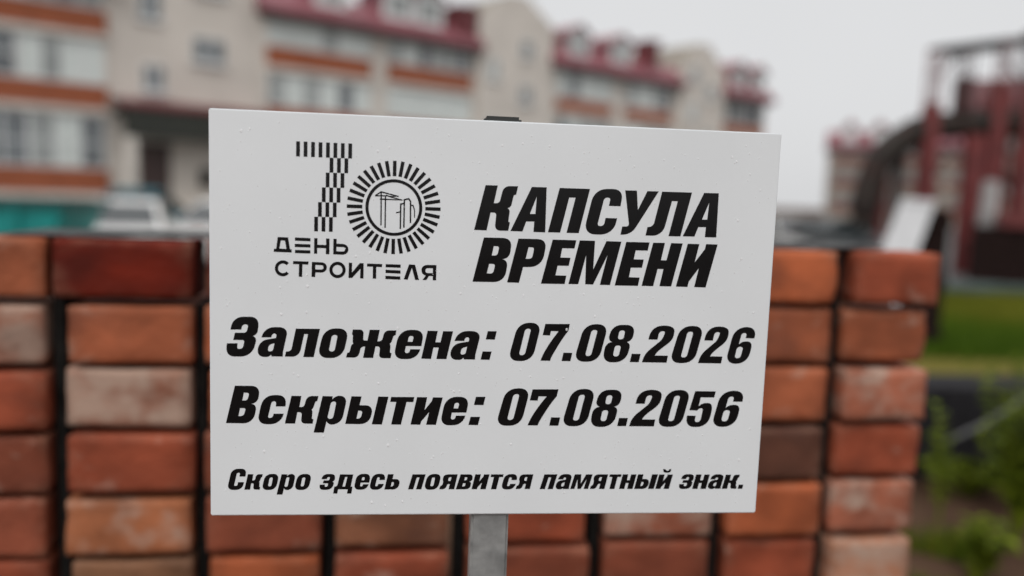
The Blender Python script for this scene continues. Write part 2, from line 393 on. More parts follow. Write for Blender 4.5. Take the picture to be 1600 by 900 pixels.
# ------------------------------------------------------------------ cars
def make_car(loc, rz, paint, label, hatch=False, L=4.2, W=1.72, H=1.45):
    root = empty("parked_car", loc, rz); tag(root, label, "car", "parked cars beyond the brick pile")
    h = W / 2
    prof = [(-L/2, .35), (-L/2 + .02, .75), (-L/2 + (.1 if hatch else .5), .92), (-L*.08, .96), (L*.22, .92), (L/2 - .15, .72), (L/2, .52), (L/2 - .02, .28), (-L/2 + .05, .25)]
    rings = []
    for y, s, dz in ((-h, .96, -.02), (-h + .06, 1, 0), (h - .06, 1, 0), (h, .96, -.02)):
        rings.append([(x * s, y, z + (dz if z > .5 else 0)) for x, z in prof])
    MB().loft(rings).build("body", paint, root, bevel=0.03)
    a, b_, c_, d_ = (-L*.47, -L*.38, L*.02, L*.21) if hatch else (-L*.36, -L*.22, L*.03, L*.21)
    r0 = [(a, -h + .05, .90), (d_, -h + .05, .90), (d_, h - .05, .90), (a, h - .05, .90)]
    r1 = [(b_, -h + .22, H - .06), (c_, -h + .22, H - .06), (c_, h - .22, H - .06), (b_, h - .22, H - .06)]
    r2 = [(b_ + .12, -h + .32, H), (c_ - .12, -h + .32, H), (c_ - .12, h - .32, H), (b_ + .12, h - .32, H)]
    MB().loft([r0, r1, r2]).build("cabin", paint, root, bevel=0.02)
    def quad(p0, p1, p2, p3, name, m, k=.06, off=.012):
        P = [Vector(p) for p in (p0, p1, p2, p3)]; cc = sum(P, Vector()) / 4
        P = [cc + (p - cc) * (1 - 2 * k) for p in P]; n = (P[1] - P[0]).cross(P[3] - P[0]).normalized()
        if n.dot(cc - Vector((0, 0, 1.0))) < 0: n = -n
        MB().prism([p + n * .002 for p in P], n * off).build(name, m, root)
    quad(r0[1], r0[2], r1[2], r1[1], "windscreen", M["cglass"])
    quad(r0[0], r0[3], r1[3], r1[0], "rear_window", M["cglass"])
    for j, (e0, e1) in enumerate(((0, 1), (3, 2))):
        A0, A1, B0, B1 = Vector(r0[e0]), Vector(r0[e1]), Vector(r1[e0]), Vector(r1[e1])
        for u0, u1 in ((0.05, .48), (.53, .95)):
            quad(A0.lerp(A1, u0), A0.lerp(A1, u1), B0.lerp(B1, u1), B0.lerp(B1, u0), "side_window", M["cglass"], k=.04)
    for sx in (-.30, .31):
        for sy in (-1, 1):
            w = empty("wheel", (sx * L, sy * (h - .08), .31)); w.parent = root
            MB().tube([(0, -.1, 0), (0, -.08, 0), (0, .08, 0), (0, .1, 0)], [.27, .31, .31, .27], 20).build("tyre", M["tyre"], w, smooth=False)
            MB().tube([(0, sy * .1, 0), (0, sy * .115, 0)], [.19, .17], 14).build("rim", M["rim"], w)
    for sy in (-1, 1):
        MB().box(L/2 - .16, L/2 - .01, sy * h * .78 - .16, sy * h * .78 + .16, .55, .70).build("headlight", M["lamp"], root, bevel=.02)
        MB().box(-L/2 - .02, -L/2 + .1, sy * h * .82 - .12, sy * h * .82 + .12, .62, .84).build("tail_light", M["tail"], root, bevel=.02)
    MB().box(-L/2 - .04, -L/2 + .1, -h * .9, h * .9, .3, .5).build("bumper", M["dark"], root, bevel=.03)
    return root
def onG(x, y, D):
    p = at(x, y, D); p.z = 0; return p
make_car(onG(194, 340, 16.8), math.radians(-72), M["white"], "white parked car directly above the top left bricks, in front of the blue-green one", hatch=True, L=3.9, H=1.42)
make_car(onG(238, 330, 23.5), math.radians(6), M["tealcar"], "blue-green parked car half hidden behind the white one near the porch", hatch=False, H=1.62)
make_car(onG(392, 340, 19), math.radians(62), M["white"], "white parked car mostly hidden behind the left edge of the sign", L=4.3)
make_car(onG(1306, 350, 24), math.radians(-68), M["greycar"], "dark grey parked car between the sign's right edge and the bent pipe", L=4.3)
make_car(onG(1236, 350, 25.5), math.radians(-82), mat("silver_car_paint", (.30, .295, .285), .4, .02), "silver grey parked car just clear of the sign's upper right edge", L=4.0, hatch=True)
sh = empty("low_shed", onG(1600, 380, 20.5), math.radians(-27)); tag(sh, "low dark shed with a dark red roof edge at the right border", "shed")
MB().box(-1.1, 3.5, 0, 2.2, 0, 1.42).build("wall", M["crate"], sh)
MB().box(-.55, 3.6, -.12, 2.3, 1.423, 1.78).build("roof", M["redsteel"], sh, bevel=.02)
MB().box(.6, 1.4, -.03, -.003, .02, 1.3).build("door", M["dark"], sh)

# ------------------------------------------------------------------ skip, white sheet, crate, pillar
sk = empty("waste_skip", onG(40, 340, 14.2), math.radians(4)); tag(sk, "teal painted metal skip with a sloping end at the left edge above the bricks", "skip")
W2 = 1.02
MB().loft([[(-1.8, -.7, .15), (.52, -.7, .15), (.52, .7, .15), (-1.8, .7, .15)], [(-2.1, -.8, 1.36), (W2, -.8, 1.36), (W2, .8, 1.36), (-2.1, .8, 1.36)]]).build("container", M["teal"], sk, bevel=.02)
MB().box(-2.16, W2 + .06, -.86, -.78, 1.30, 1.43).box(-2.16, W2 + .06, .78, .86, 1.30, 1.43).box(W2 - .02, W2 + .06, -.777, .777, 1.30, 1.43).box(-2.16, -2.08, -.777, .777, 1.30, 1.43).build("rim", mat("dark_teal_paint", (0.006, 0.07, 0.065), 0.5), sk)
for t in (-1.4, -.6, .2): MB().prism([(t, -.72, .2), (t + .1, -.72, .2), (t + .1, -.84, 1.29), (t, -.84, 1.29)], (0, -.02, 0)).build("rib", M["teal"], sk)
for x in (-1.6, 0): MB().box(x, x + .3, -.6, .6, 0, .148).build("skid", M["dark"], sk)

cr_p = onG(1470, 360, 10.2)
cr = empty("dark_crate", cr_p, math.radians(8)); tag(cr, "dark brown crate holding up the white sheet beyond the pile's right end", "crate")
b = MB().box(-.25, .13, .02, .6, .10, 1.78)
b.build("boards", M["crate"], cr, bevel=.01)
for z in (.14, .8, 1.55): MB().box(-.26, .14, -.012, .018, z, z + .14).build("batten", M["crate"], cr)
for x in (-.25, .03): MB().box(x, x + .1, .05, .55, 0, .097).build("runner", M["crate"], cr)
ws = MB()
A, B, C_, D_ = [at(x, y, d) for x, y, d in ((1364, 422, 9.75), (1421, 424, 9.75), (1461, 316, 10.1), (1408, 312, 10.1))]
o = Vector((A.x, A.y, 0))
w_ = empty("white_sheet", o); tag(w_, "tilted white sheet leaning on the dark crate behind the pile's right end", "sheet")
dn = (B - A).cross(D_ - A).normalized() * .025
A2, B2 = A + (A - D_) * 1.45, B + (B - C_) * 1.45
MB().prism([A2 - o, B2 - o, C_ - o, D_ - o], dn).build("sheet_panel", M["wboard"], w_, bevel=.004)
e_ = MB().prism([D_ - o + dn * 1.2, C_ - o + dn * 1.2, C_ - o + dn * 1.2 + (B - C_) * .06, D_ - o + dn * 1.2 + (A - D_) * .06], dn * .5).build("edge_strip", M["wboard"], w_)

pl = empty("pale_slab", onG(1545, 330, 22.5), math.radians(5)); tag(pl, "narrow pale grey upright slab between the red posts at right", "slab")
MB().prism([(-.2, 0, 0), (.24, 0, 0), (.28, 0, 1.6), (.26, 0, 2.6), (-.08, 0, 2.65), (-.14, 0, 1.6)], (0, .25, 0)).build("slab_body", mat("pale_slab", (.36, .35, .34), .7, .1, 3), pl, bevel=.02)
MB().box(.285, .35, -.02, .27, 0, 1.9).build("side_strip", M["orange"], pl, bevel=.01)

# ------------------------------------------------------------------ stack of bricks
U0 = Vector((-0.87423, 1.55612, 0)); BD = Vector((0.99193873, 0.12671838, 0)); BA = math.radians(7.28)
joints = [-0.262, 0.0, 0.266, 0.522, 0.79, 1.083, 1.353, 1.596, 1.826]
NR, PITCH, TOP, SLOPE = 12, 0.1284, 1.6465, 0.0115
def brick_mat():
    m = bpy.data.materials.new("old_brick"); m.use_nodes = True
    n, l = m.node_tree.nodes, m.node_tree.links; b = n["Principled BSDF"]
    b.inputs["Roughness"].default_value = 0.78; b.inputs["Specular IOR Level"].default_value = 0.25
    oi = n.new("ShaderNodeObjectInfo"); tc = n.new("ShaderNodeTexCoord")
    off = n.new("ShaderNodeVectorMath"); off.operation = 'ADD'
    mu = n.new("ShaderNodeMath"); mu.operation = 'MULTIPLY'; mu.inputs[1].default_value = 90
    l.new(oi.outputs["Random"], mu.inputs[0]); l.new(tc.outputs["Object"], off.inputs[0]); l.new(mu.outputs[0], off.inputs[1])
    def nz(scale, det, sx=1):
        t = n.new("ShaderNodeTexNoise"); t.inputs["Scale"].default_value = scale; t.inputs["Detail"].default_value = det
        mp = n.new("ShaderNodeMapping"); mp.inputs["Scale"].default_value = (.8, 1, 1.15)
        l.new(off.outputs[0], mp.inputs["Vector"]); l.new(mp.outputs[0], t.inputs["Vector"]); return t
    def rng(src, a, b_, c, d):
        r = n.new("ShaderNodeMapRange"); r.inputs["From Min"].default_value = a; r.inputs["From Max"].default_value = b_
        r.inputs["To Min"].default_value = c; r.inputs["To Max"].default_value = d; l.new(src, r.inputs["Value"]); return r
    n1 = nz(9, 5); r1 = rng(n1.outputs["Fac"], .3, .7, .62, 1.32)
    v = n.new("ShaderNodeVectorMath"); v.operation = 'SCALE'; l.new(oi.outputs["Color"], v.inputs[0]); l.new(r1.outputs[0], v.inputs["Scale"])
    n2 = nz(16, 7); ad = n.new("ShaderNodeMath"); ad.operation = 'ADD'
    l.new(n2.outputs["Fac"], ad.inputs[0]); l.new(oi.outputs["Alpha"], ad.inputs[1])
    r2 = rng(ad.outputs[0], .92, 1.16, 0, .8)
    mx = n.new("ShaderNodeMix"); mx.data_type = 'RGBA'; mx.inputs[7].default_value = (.44, .32, .25, 1)
    l.new(r2.outputs[0], mx.inputs[0]); l.new(v.outputs[0], mx.inputs[6])
    n3 = nz(5, 4); r3 = rng(n3.outputs["Fac"], .58, .78, 0, .65)
    mx2 = n.new("ShaderNodeMix"); mx2.data_type = 'RGBA'; mx2.inputs[7].default_value = (.07, .035, .028, 1)
    l.new(r3.outputs[0], mx2.inputs[0]); l.new(mx.outputs[2], mx2.inputs[6])
    gm_ = n.new("ShaderNodeNewGeometry"); r5 = rng(gm_.outputs["Pointiness"], .52, .60, 0, 1)      # worn arrises
    n5 = nz(22, 5); r6 = rng(n5.outputs["Fac"], .42, .62, 0, .28); pm = n.new("ShaderNodeMath"); pm.operation = 'MULTIPLY'
    l.new(r5.outputs[0], pm.inputs[0]); l.new(r6.outputs[0], pm.inputs[1])
    mx3 = n.new("ShaderNodeMix"); mx3.data_type = 'RGBA'; mx3.inputs[7].default_value = (.42, .24, .16, 1)
    l.new(pm.outputs[0], mx3.inputs[0]); l.new(mx2.outputs[2], mx3.inputs[6]); l.new(mx3.outputs[2], b.inputs["Base Color"])
    bp = n.new("ShaderNodeBump"); bp.inputs["Strength"].default_value = .7; bp.inputs["Distance"].default_value = .004
    n4 = nz(60, 6); l.new(n4.outputs["Fac"], bp.inputs["Height"]); l.new(bp.outputs[0], b.inputs["Normal"])
    return m
BM = brick_mat()
def brick_mesh(seed):
    rr = random.Random(seed); bm = bmesh.new()
    bmesh.ops.create_cube(bm, size=1.0)
    bmesh.ops.subdivide_edges(bm, edges=list(bm.edges), cuts=7, use_grid_fill=True)
    o = Vector((rr.random() * 50, rr.random() * 50, rr.random() * 50))
    sx, sy, sz = .25, .12, .12
    for v in bm.verts:
        p = Vector((v.co.x * sx, v.co.y * sy, v.co.z * sz)); r = .005
        q = Vector((max(-sx/2 + r, min(sx/2 - r, p.x)), max(-sy/2 + r, min(sy/2 - r, p.y)), max(-sz/2 + r, min(sz/2 - r, p.z))))
        d = p - q
        if d.length > 1e-6: p = q + d.normalized() * r
        nv = noise.noise_vector(p * 14 + o) * .0028 + noise.noise_vector(p * 45 + o) * .0012
        chip = noise.noise(p * 22 + o * 1.7)
        edge = sum(1 for a, s in ((p.x, sx), (p.y, sy), (p.z, sz)) if abs(a) > s / 2 - .012)
        if edge >= 2 and chip > .25: p = p * (1 - .05 * (chip - .25) / .5)
        v.co = p + nv
    me = bpy.data.meshes.new("brick"); bm.to_mesh(me); bm.free(); me.materials.append(BM)
    for p in me.polygons: p.use_smooth = True
    return me
bmeshes = [brick_mesh(s) for s in range(6)]
TONE = {  # colour, paleness, word
 'deep': ((.112, .008, .001), .14, "deep red"), 'org': ((.40, .105, .042), .30, "orange"), 'obr': ((.30, .088, .042), .32, "orange-brown"),
 'pale': ((.30, .115, .075), .60, "whitish smeared"), 'red': ((.26, .055, .027), .30, "plain red"), 'tan': ((.36, .135, .066), .40, "tan"),
 'olv': ((.15, .085, .050), .25, "olive-brown"), 'rbr': ((.20, .052, .030), .30, "red-brown"), 'brn': ((.19, .085, .050), .36, "dull brown"),
 'pnk': ((.32, .110, .072), .48, "pinkish"), 'drk': ((.085, .034, .024), .18, "dark brown"), 'ptn': ((.42, .20, .13), .50, "pale tan")}
TB = {(0,0):'obr',(1,0):'pale',(2,0):'red',(3,0):'rbr',(4,0):'rbr',(5,0):'red',
 (0,1):'deep',(1,1):'obr',(2,1):'pale',(3,1):'red',(4,1):'tan',(5,1):'olv',
 (0,2):'deep',(1,2):'org',(2,2):'org',(3,2):'rbr',(4,2):'rbr',(5,2):'org',
 (4,3):'brn',(5,3):'red',(4,4):'red',(5,4):'rbr',(4,5):'pnk',(5,5):'rbr',
 (0,6):'org',(1,6):'obr',(2,6):'obr',(3,6):'drk',(4,6):'org',(5,6):'red',
 (0,7):'red',(1,7):'obr',(2,7):'pnk',(3,7):'red',(4,7):'pnk',(5,7):'ptn'}
ORD = ["top", "second", "third", "fourth", "fifth", "sixth", "seventh", "eighth", "ninth", "tenth", "eleventh", "bottom"]
CO = ["leftmost", "second", "third", "fourth", "fifth", "sixth", "second from the right", "rightmost"]
CO = ["at the left end", "second from the left", "third from the left", "fourth from the left", "fourth from the right", "third from the right", "second from the right", "at the right end"]
br = random.Random(11)
pile_rot = BA
for layer in (0, 1):
    for r in range(layer, NR):
        for c in range(8):
            u0, u1 = joints[c], joints[c + 1]
            w = (u1 - u0) - (0.034 if layer == 0 else .022)
            if c == 1 and r == 0 and layer == 0: w += .020
            key = TB.get((r, c)) if layer == 0 else None
            if not key: key = br.choice(['obr', 'red', 'rbr', 'tan', 'pnk', 'org', 'brn'] if layer == 0 else ['drk', 'rbr', 'olv'])  # back layer gets darker tones so the gaps look shaded
            colr, pal, word = TONE[key]
            if key not in ('deep', 'drk'): colr = tuple(.80 * a + .20 * b_ for a, b_ in zip(colr, (.285, .090, .058)))
            um = (u0 + u1) / 2 + br.uniform(-.007, .007)
            zb = TOP + SLOPE * um - (r + 1) * PITCH + .009
            dep = br.uniform(-.010, .010) + layer * .165
            p = U0 + BD * um + Vector((-BD.y, BD.x, 0)) * (.06 + dep)
            o = bpy.data.objects.new("brick", br.choice(bmeshes)); COL.objects.link(o)
            hh = .1145 + br.uniform(-.002, .0035)
            o.scale = (w / .25 * br.uniform(.965, 1.02) , 1.0, hh / .12)
            o.location = (p.x, p.y, zb + hh / 2)
            o.rotation_euler = (0, br.uniform(-.006, .006), pile_rot + br.uniform(-.022, .022))
            if br.random() < .5: o.rotation_euler.z += math.pi
            k_ = br.uniform(.92, 1.08)
            o.color = (colr[0] * k_, colr[1] * k_ * .94, colr[2] * k_ * .80, pal)
            if layer == 0:
                lab = f"{word} brick {CO[c]} in the {ORD[r]} row of the pile"
            else:
                lab = f"{word} brick behind the front layer, {ORD[r]} row, {CO[c]}"
            tag(o, lab, "brick", "bricks stacked in the pile")

# black strips added in the column gaps to stand in for their shade
spk = mat("black_gap_shade", (.013, .012, .011), .9, .3, 20, spec=.1)
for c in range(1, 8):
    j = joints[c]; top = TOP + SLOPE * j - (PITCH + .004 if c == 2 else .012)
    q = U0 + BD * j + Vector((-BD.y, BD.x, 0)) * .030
    so = empty("gap_shade_strip", (q.x, q.y, 0), BA)
    tag(so, f"added black strip for the shade right of the brick column {CO[c - 1]}", "packing strip", "strips for the shade between brick columns")
    MB().box(-.0105, .0105, 0, .10, .114, top).build("stand_in", spk, so, bevel=.002)

tsl = lambda u: TOP + SLOPE * u - .0015
gs_o = U0 + BD * .8 + Vector((-BD.y, BD.x, 0)) * .02
gs = empty("top_sheen_layer", (gs_o.x, gs_o.y, 0), BA); tag(gs, "thin grey layer added for the wet sheen along the top of the brick pile", "sheet")  # added grey layer stands in for the wet sheen of the top bricks
b = MB(); rg = random.Random(4); pr_ = [(-.9 + .1 * i, rg.uniform(-.004, .012), rg.uniform(0, .0015)) for i in range(19)]
b.loft([[(x, y, tsl(x + .8) + z), (x, .22 + y, tsl(x + .8) + z), (x, .22 + y, tsl(x + .8) + z + .003), (x, y, tsl(x + .8) + z + .003)] for x, y, z in pr_])
b.build("stand_in", mat("grey_top_sheen", (.085, .085, .085), .95, .2, 12, spec=.05), gs)

pal_o = U0 + BD * .78 + Vector((-BD.y, BD.x, 0)) * .12
pal = empty("wooden_pallet", (pal_o.x, pal_o.y, 0), BA); tag(pal, "wooden pallet under the brick pile", "pallet")
pw_m = mat("weathered_wood", (.20, .15, .10), .85, .2, 6)
for y in (-.11, .0, .11): MB().box(-1.05, 1.05, y - .05, y + .05, .082, .103).build("board", pw_m, pal, bevel=.003)
for x in (-.98, 0, .98): MB().box(x - .05, x + .05, -.16, .16, 0, .0815).build("bearer", pw_m, pal, bevel=.003)

# ------------------------------------------------------------------ the sign
HM = [[0.000594155447, -3.25947345e-06, -0.192850006], [-3.21371879e-06, -0.000636017369, 0.513687313], [-7.14382733e-05, -8.03998247e-05, 1.0]]
SW, SH = 0.594, 0.594 / 1.41
def b2(x, y):                               # sheet coordinates (metres from lower left corner)
    w = HM[2][0] * x + HM[2][1] * y + HM[2][2]
    return ((HM[0][0] * x + HM[0][1] * y + HM[0][2]) / w, (HM[1][0] * x + HM[1][1] * y + HM[1][2]) / w)
S0 = Vector((-0.308027, 0.834375, 1.155769 + 0.25)); SA = math.radians(5.99154)
pu = b2(766, 803)[0]                        # the post's place along the sheet
sroot = empty("sign", (S0.x + math.cos(SA) * pu, S0.y + math.sin(SA) * pu, 0), SA)
tag(sroot, "white sign with black Russian lettering and a round emblem on a grey square post", "sign")
ZB = S0.z
def sheet_mb():
    return MB().box(-pu, SW - pu, 0, .003, ZB, ZB + SH)
panel = sheet_mb().build("panel", M["panel"], sroot, bevel=.0012)
pz = [(-.0205, .0035), (.0205, .0035), (.0205, .0445), (-.0205, .0445)]
post_o = MB().box(-.0205, .0205, .0036, .0446, -.4, ZB + SH - .0065).build("post", M["galv"], sroot, bevel=.003, seg=3)
cap = MB().box(-.0195, .0195, .0042, .044, ZB + SH - .006, ZB + SH + .0052).build("post_cap", M["cap"], post_o, bevel=.0028, seg=4)

def rounded(pts, seg=6):
    n = len(pts); out = []
    P = [Vector((p[0], p[1])) for p in pts]; rad = [p[2] if len(p) > 2 else 0 for p in pts]
    for i in range(n):
        if not rad[i]: out.append(P[i]); continue
        a, b_, c_ = P[i - 1], P[i], P[(i + 1) % n]
        la, lc = (a - b_).length, (c_ - b_).length
        ra = min(rad[i], la * (.5 if rad[i - 1] else 1.0) if rad[i] + rad[i - 1] > la else rad[i])
        rc = min(rad[i], lc * (.5 if rad[(i + 1) % n] else 1.0) if rad[i] + rad[(i + 1) % n] > lc else rad[i])
        p0 = b_ + (a - b_) * (ra / la); p1 = b_ + (c_ - b_) * (rc / lc)
        k = .60                               # between a circle and a superellipse
        h0 = p0.lerp(b_, k); h1 = p1.lerp(b_, k)
        for s in range(seg + 1):
            t = s / seg
            out.append(p0 * (1 - t) ** 3 + h0 * (3 * t * (1 - t) ** 2) + h1 * (3 * t * t * (1 - t)) + p1 * t ** 3)
    return out

def lettering(name, contours, parent):      # contours: lists of sheet coordinates
    cu = bpy.data.curves.new(name, 'CURVE'); cu.dimensions = '2D'; cu.fill_mode = 'BOTH'; cu.extrude = 0.00008
    for ct in contours:
        s = cu.splines.new('POLY'); s.points.add(len(ct) - 1)
        for q, (x, y) in zip(s.points, ct): q.co = (x, y, 0, 1)
        s.use_cyclic_u = True
    tmp = bpy.data.objects.new(name, cu); COL.objects.link(tmp)
    dg = bpy.context.evaluated_depsgraph_get()
    me = bpy.data.meshes.new_from_object(tmp.evaluated_get(dg)); me.name = name
    bpy.data.objects.remove(tmp); bpy.data.curves.remove(cu)
    for v in me.vertices:
        x, y, z = v.co; v.co = (x - pu, -0.00012 - z, ZB + y)
    me.materials.clear(); me.materials.append(M["vinyl"])
    o = bpy.data.objects.new(name, me); COL.objects.link(o); o.parent = parent
    return o

G = {}
def glyph(key, ox, oy, loops, sc_=10.0):
    G[key] = [[b2(ox + p.x / sc_, oy + p.y / sc_) for p in rounded(lp)] for lp in loops]
# capitals of the title, traced in tenths of a picture point
glyph('К', 735, 280, [[(235,88),(425,93),(362,370),(450,372,50),(518,102,95),(742,106),(712,238),(675,240,22),(632,425,35),(578,450),(612,476,28),(590,657),(613,675),(588,802),(374,798,90),(405,517,45),(312,516),(250,795),(55,788)]])
glyph('А', 735, 280, [[(958,116),(1188,122),(1165,826),(982,820),(995,658),(868,656),(810,812),(622,806)],[(1035,265),(1012,540),(925,538)]])
glyph('П', 855, 280, [[(192,132),(665,148),(488,838),(298,834),(440,284),(340,282),(198,830),(8,824)]])
glyph('С', 855, 280, [[(960,412),(988,285,40),(890,283,45),(776,726,45),(880,728,50),(908,602),(1088,606),(1028,862,200),(556,858,195),(738,147,190),(1192,150,165),(1140,418)]])
glyph('У', 970, 280, [[(65,170),(248,174),(262,478),(412,182),(588,186),(155,864,130),(-10,862),(18,735),(127,734,50)]])
glyph('Л', 970, 280, [[(642,190),(1108,204),(925,890),(740,886),(886,340),(795,337),(643,882,160),(382,876),(412,743),(500,743,75)]])
glyph('А2', 970, 280, [[(1298,210),(1526,216),(1485,906),(1308,902),(1325,746),(1205,744),(1145,892),(962,888)],[(1378,360),(1345,628),(1262,626)]])
glyph('В', 735, 366, [[(208,46),(652,58,140),(605,383,110),(487,385),(584,398,95),(530,746,170),(30,738)],[(362,180),(450,186,35),(418,330,45),(330,328)],[(290,458),(385,462,35),(352,612,45),(253,608)]])
glyph('Р', 735, 366, [[(748,64),(1195,76,140),(1112,510,190),(820,508),(755,754),(570,748)],[(905,198),(995,202,35),(960,380,45),(860,380)]])
glyph('Е', 840, 366, [[(232,80),(602,90),(572,218),(382,214),(352,360),(510,364),(482,490),(308,487),(275,638),(445,644),(418,774),(48,768)]])
glyph('М', 840, 366, [[(655,92),(893,98),(865,548),(1072,104),(1305,112),(1125,790),(968,786),(1090,320),(862,782),(740,778),(755,320),(630,776),(478,774)]])
glyph('Е2', 970, 366, [[(82,116),(445,124),(415,252),(228,248),(198,388),(355,392),(325,520),(152,518),(122,668),(290,674),(262,803),(-100,796)]])
glyph('Н', 970, 366, [[(502,128),(685,132),(622,402),(708,404),(782,134),(962,140),(780,812),(598,808),(662,540),(570,538),(500,808),(320,802)]])
glyph('И', 970, 366, [[(1042,144),(1222,150),(1148,438),(1308,232),(1328,150),(1508,156),(1318,828),(1140,822),(1215,525),(1055,738),(1035,820),(855,814)]])
# lower-case and figures
glyph('З', 345, 490, [[(150,246),(196,46,150),(602,46,140),(572,330,75),(500,347),(562,372,60),(490,668,180),(75,668,140),(95,462),(262,460),(252,548,35),(342,548,45),(372,410,35),(195,408),(220,296),(402,296,42),(432,165,42),(338,165,42),(318,246)]])
glyph('а', 345, 490, [[(635,368),(685,207,150),(1045,209,140),(1032,320),(970,600,20),(968,668),(790,666),(788,638),(745,674,30),(560,674,120),(598,420,130),(862,378,10),(872,308,38),(805,308,38),(788,368)],[(838,458),(750,485,40),(730,588,35),(812,588,40)]])
glyph('л', 345, 490, [[(1172,232),(1548,236),(1450,678),(1288,676),(1362,318),(1302,316),(1222,674,115),(1000,668),(1018,590),(1097,586,50)]])
glyph('о', 495, 490, [[(114,227,175),(505,231,160),(400,692,175),(4,690,160)],[(236,330,42),(327,330,42),(275,590,42),(183,588,42)]])
glyph('ж', 495, 490, [[(562,245),(732,248,60),(722,418,30),(790,418),(825,250),(982,252),(945,430),(1015,430,45),(1060,258,75),(1242,260),(1228,335),(1200,338,20),(1158,458,30),(1135,468),(1150,485,20),(1140,605),(1165,618),(1150,694),(968,692,60),(987,510,38),(915,510),(878,690),(722,688),(755,512),(690,512,45),(645,686,75),(455,682),(475,610),(508,605,20),(542,475,38),(568,468),(558,440,12),(563,335,10),(548,318)]])
glyph('е', 600, 595, [[(1268,542),(1232,692,160),(868,693,145),(964,247,170),(1332,249,140),(1285,494),(1058,494),(1036,602,35),(1106,602,40),(1122,542)],[(1103,340,32),(1178,340,38),(1155,430),(1085,428)]])
glyph('н', 630, 490, [[(380,265),(538,268),(500,445),(580,446),(622,272),(776,274),(672,708),(515,706),(552,528),(470,526),(432,706),(280,700)]])
glyph(':', 630, 490, [[(1318,272),(1458,272),(1428,404),(1288,400)],[(1238,588),(1378,590),(1345,720),(1205,716)]])
glyph('0', 790, 490, [[(196,139,170),(560,141,160),(410,739,170),(29,737,160)],[(305,232,42),(397,232,42),(295,648,45),(203,646,42)]])
glyph('7', 790, 490, [[(618,158),(1000,160),(975,270),(905,360,60),(820,490,60),(740,625,60),(705,690,30),(690,735),(540,732),(580,635,60),(640,530,60),(720,410,60),(825,272),(705,270),(690,338),(575,334)]])
glyph('.', 790, 490, [[(900,608),(1038,610),(1008,740),(870,738)]])
glyph('8', 935, 490, [[(214,171,150),(578,175,135),(520,432,95),(435,441),(500,455,75),(425,759,175),(52,757,150),(112,450,100),(212,440),(148,415,60)],[(325,258,42),(417,260,42),(385,402,42),(296,400,42)],[(255,494,42),(352,496,42),(310,668,42),(220,666,42)]])
glyph('2', 1030, 490, [[(700,416),(750,199,170),(1095,200,150),(1068,385,70),(1010,460,40),(900,545,40),(825,610,25),(788,665),(982,668),(960,776),(600,770),(632,675,40),(690,595,40),(800,502,40),(892,425,40),(930,350,30),(950,286,38),(862,286,48),(832,418)]])
glyph('6', 1030, 490, [[(1480,384),(1345,380),(1367,300,38),(1285,300,48),(1238,478),(1300,431,50),(1458,434,110),(1370,781,175),(1022,780,160),(1180,206,180),(1530,208,160)],[(1213,514,48),(1308,516,42),(1260,696,45),(1170,694,42)]])
glyph('5', 960, 595, [[(915,116),(1148,118),(1130,188),(978,186),(952,290),(1000,251,35),(1122,250,90),(1058,525,130),(800,522,100),(822,394),(920,396),(903,467,32),(970,468,42),(1006,308,36),(955,310,30),(938,336),(848,332)]], 7.273)
glyph('В4', 345, 595, [[(220,74),(618,78,135),(575,352,105),(475,356),(562,370,80),(508,664,160),(80,658)],[(360,182),(446,186,35),(415,305,40),(335,306)],[(300,424),(390,424,32),(360,548,50),(275,550)]])
glyph('с', 345, 595, [[(858,398),(1008,398),(1034,222,140),(664,220,170),(561,676,150),(940,676,165),(982,512),(826,512),(808,578,48),(733,578,32),(795,316,38),(868,318,38)]])
glyph('к', 345, 595, [[(1104,232),(1258,235),(1226,408),(1300,408,45),(1345,235,80),(1525,236),(1508,312),(1480,318,20),(1440,430,30),(1418,446),(1432,470,20),(1422,590),(1447,600),(1432,668),(1250,664,65),(1267,489,38),(1195,488),(1160,666),(1000,664)]])
glyph('р', 480, 595, [[(240,236),(398,240),(388,292),(440,231,65),(628,233,120),(530,683,150),(330,681,50),(300,630),(258,808),(100,806)],[(373,321,42),(457,321,42),(400,593,45),(310,591,42)]])
glyph('ь', 480, 595, [[(690,240),(848,242),(815,380),(1028,382,115),(975,675,150),(592,672)],[(795,464),(864,466,36),(835,590,50),(768,590)]])
glyph('|', 480, 595, [[(1110,244),(1268,246),(1165,680),(1008,678)]])
glyph('т', 600, 595, [[(110,250),(472,252),(455,330),(350,328),(262,682),(110,680),(190,328),(95,326)]])
glyph('и', 600, 595, [[(515,252),(672,254),(630,458),(745,315),(762,256),(915,258),(808,686),(655,684),(705,485),(580,630),(562,684),(412,680)]])
glyph('д', 490, 725, [[(412,160),(618,162),(578,352),(605,352),(588,460),(520,460),(532,395),(382,393),(368,460),(303,458),(324,352),(365,352,35)],[(492,200),(527,200),(490,352),(446,350)]])
glyph('я', 740, 725, [[(930,160),(875,390),(792,388),(812,308),(780,306,20),(742,390,45),(655,388),(668,345,10),(702,322,15),(715,268,20),(706,240,15),(730,160,70)],[(838,203),(822,262),(785,262,18),(798,203,22)]])
glyph('˘', 970, 725, [[(525,65),(552,62),(572,84,12),(595,84,12),(604,62),(628,62),(618,106,30),(534,108,25)]], 8.0)

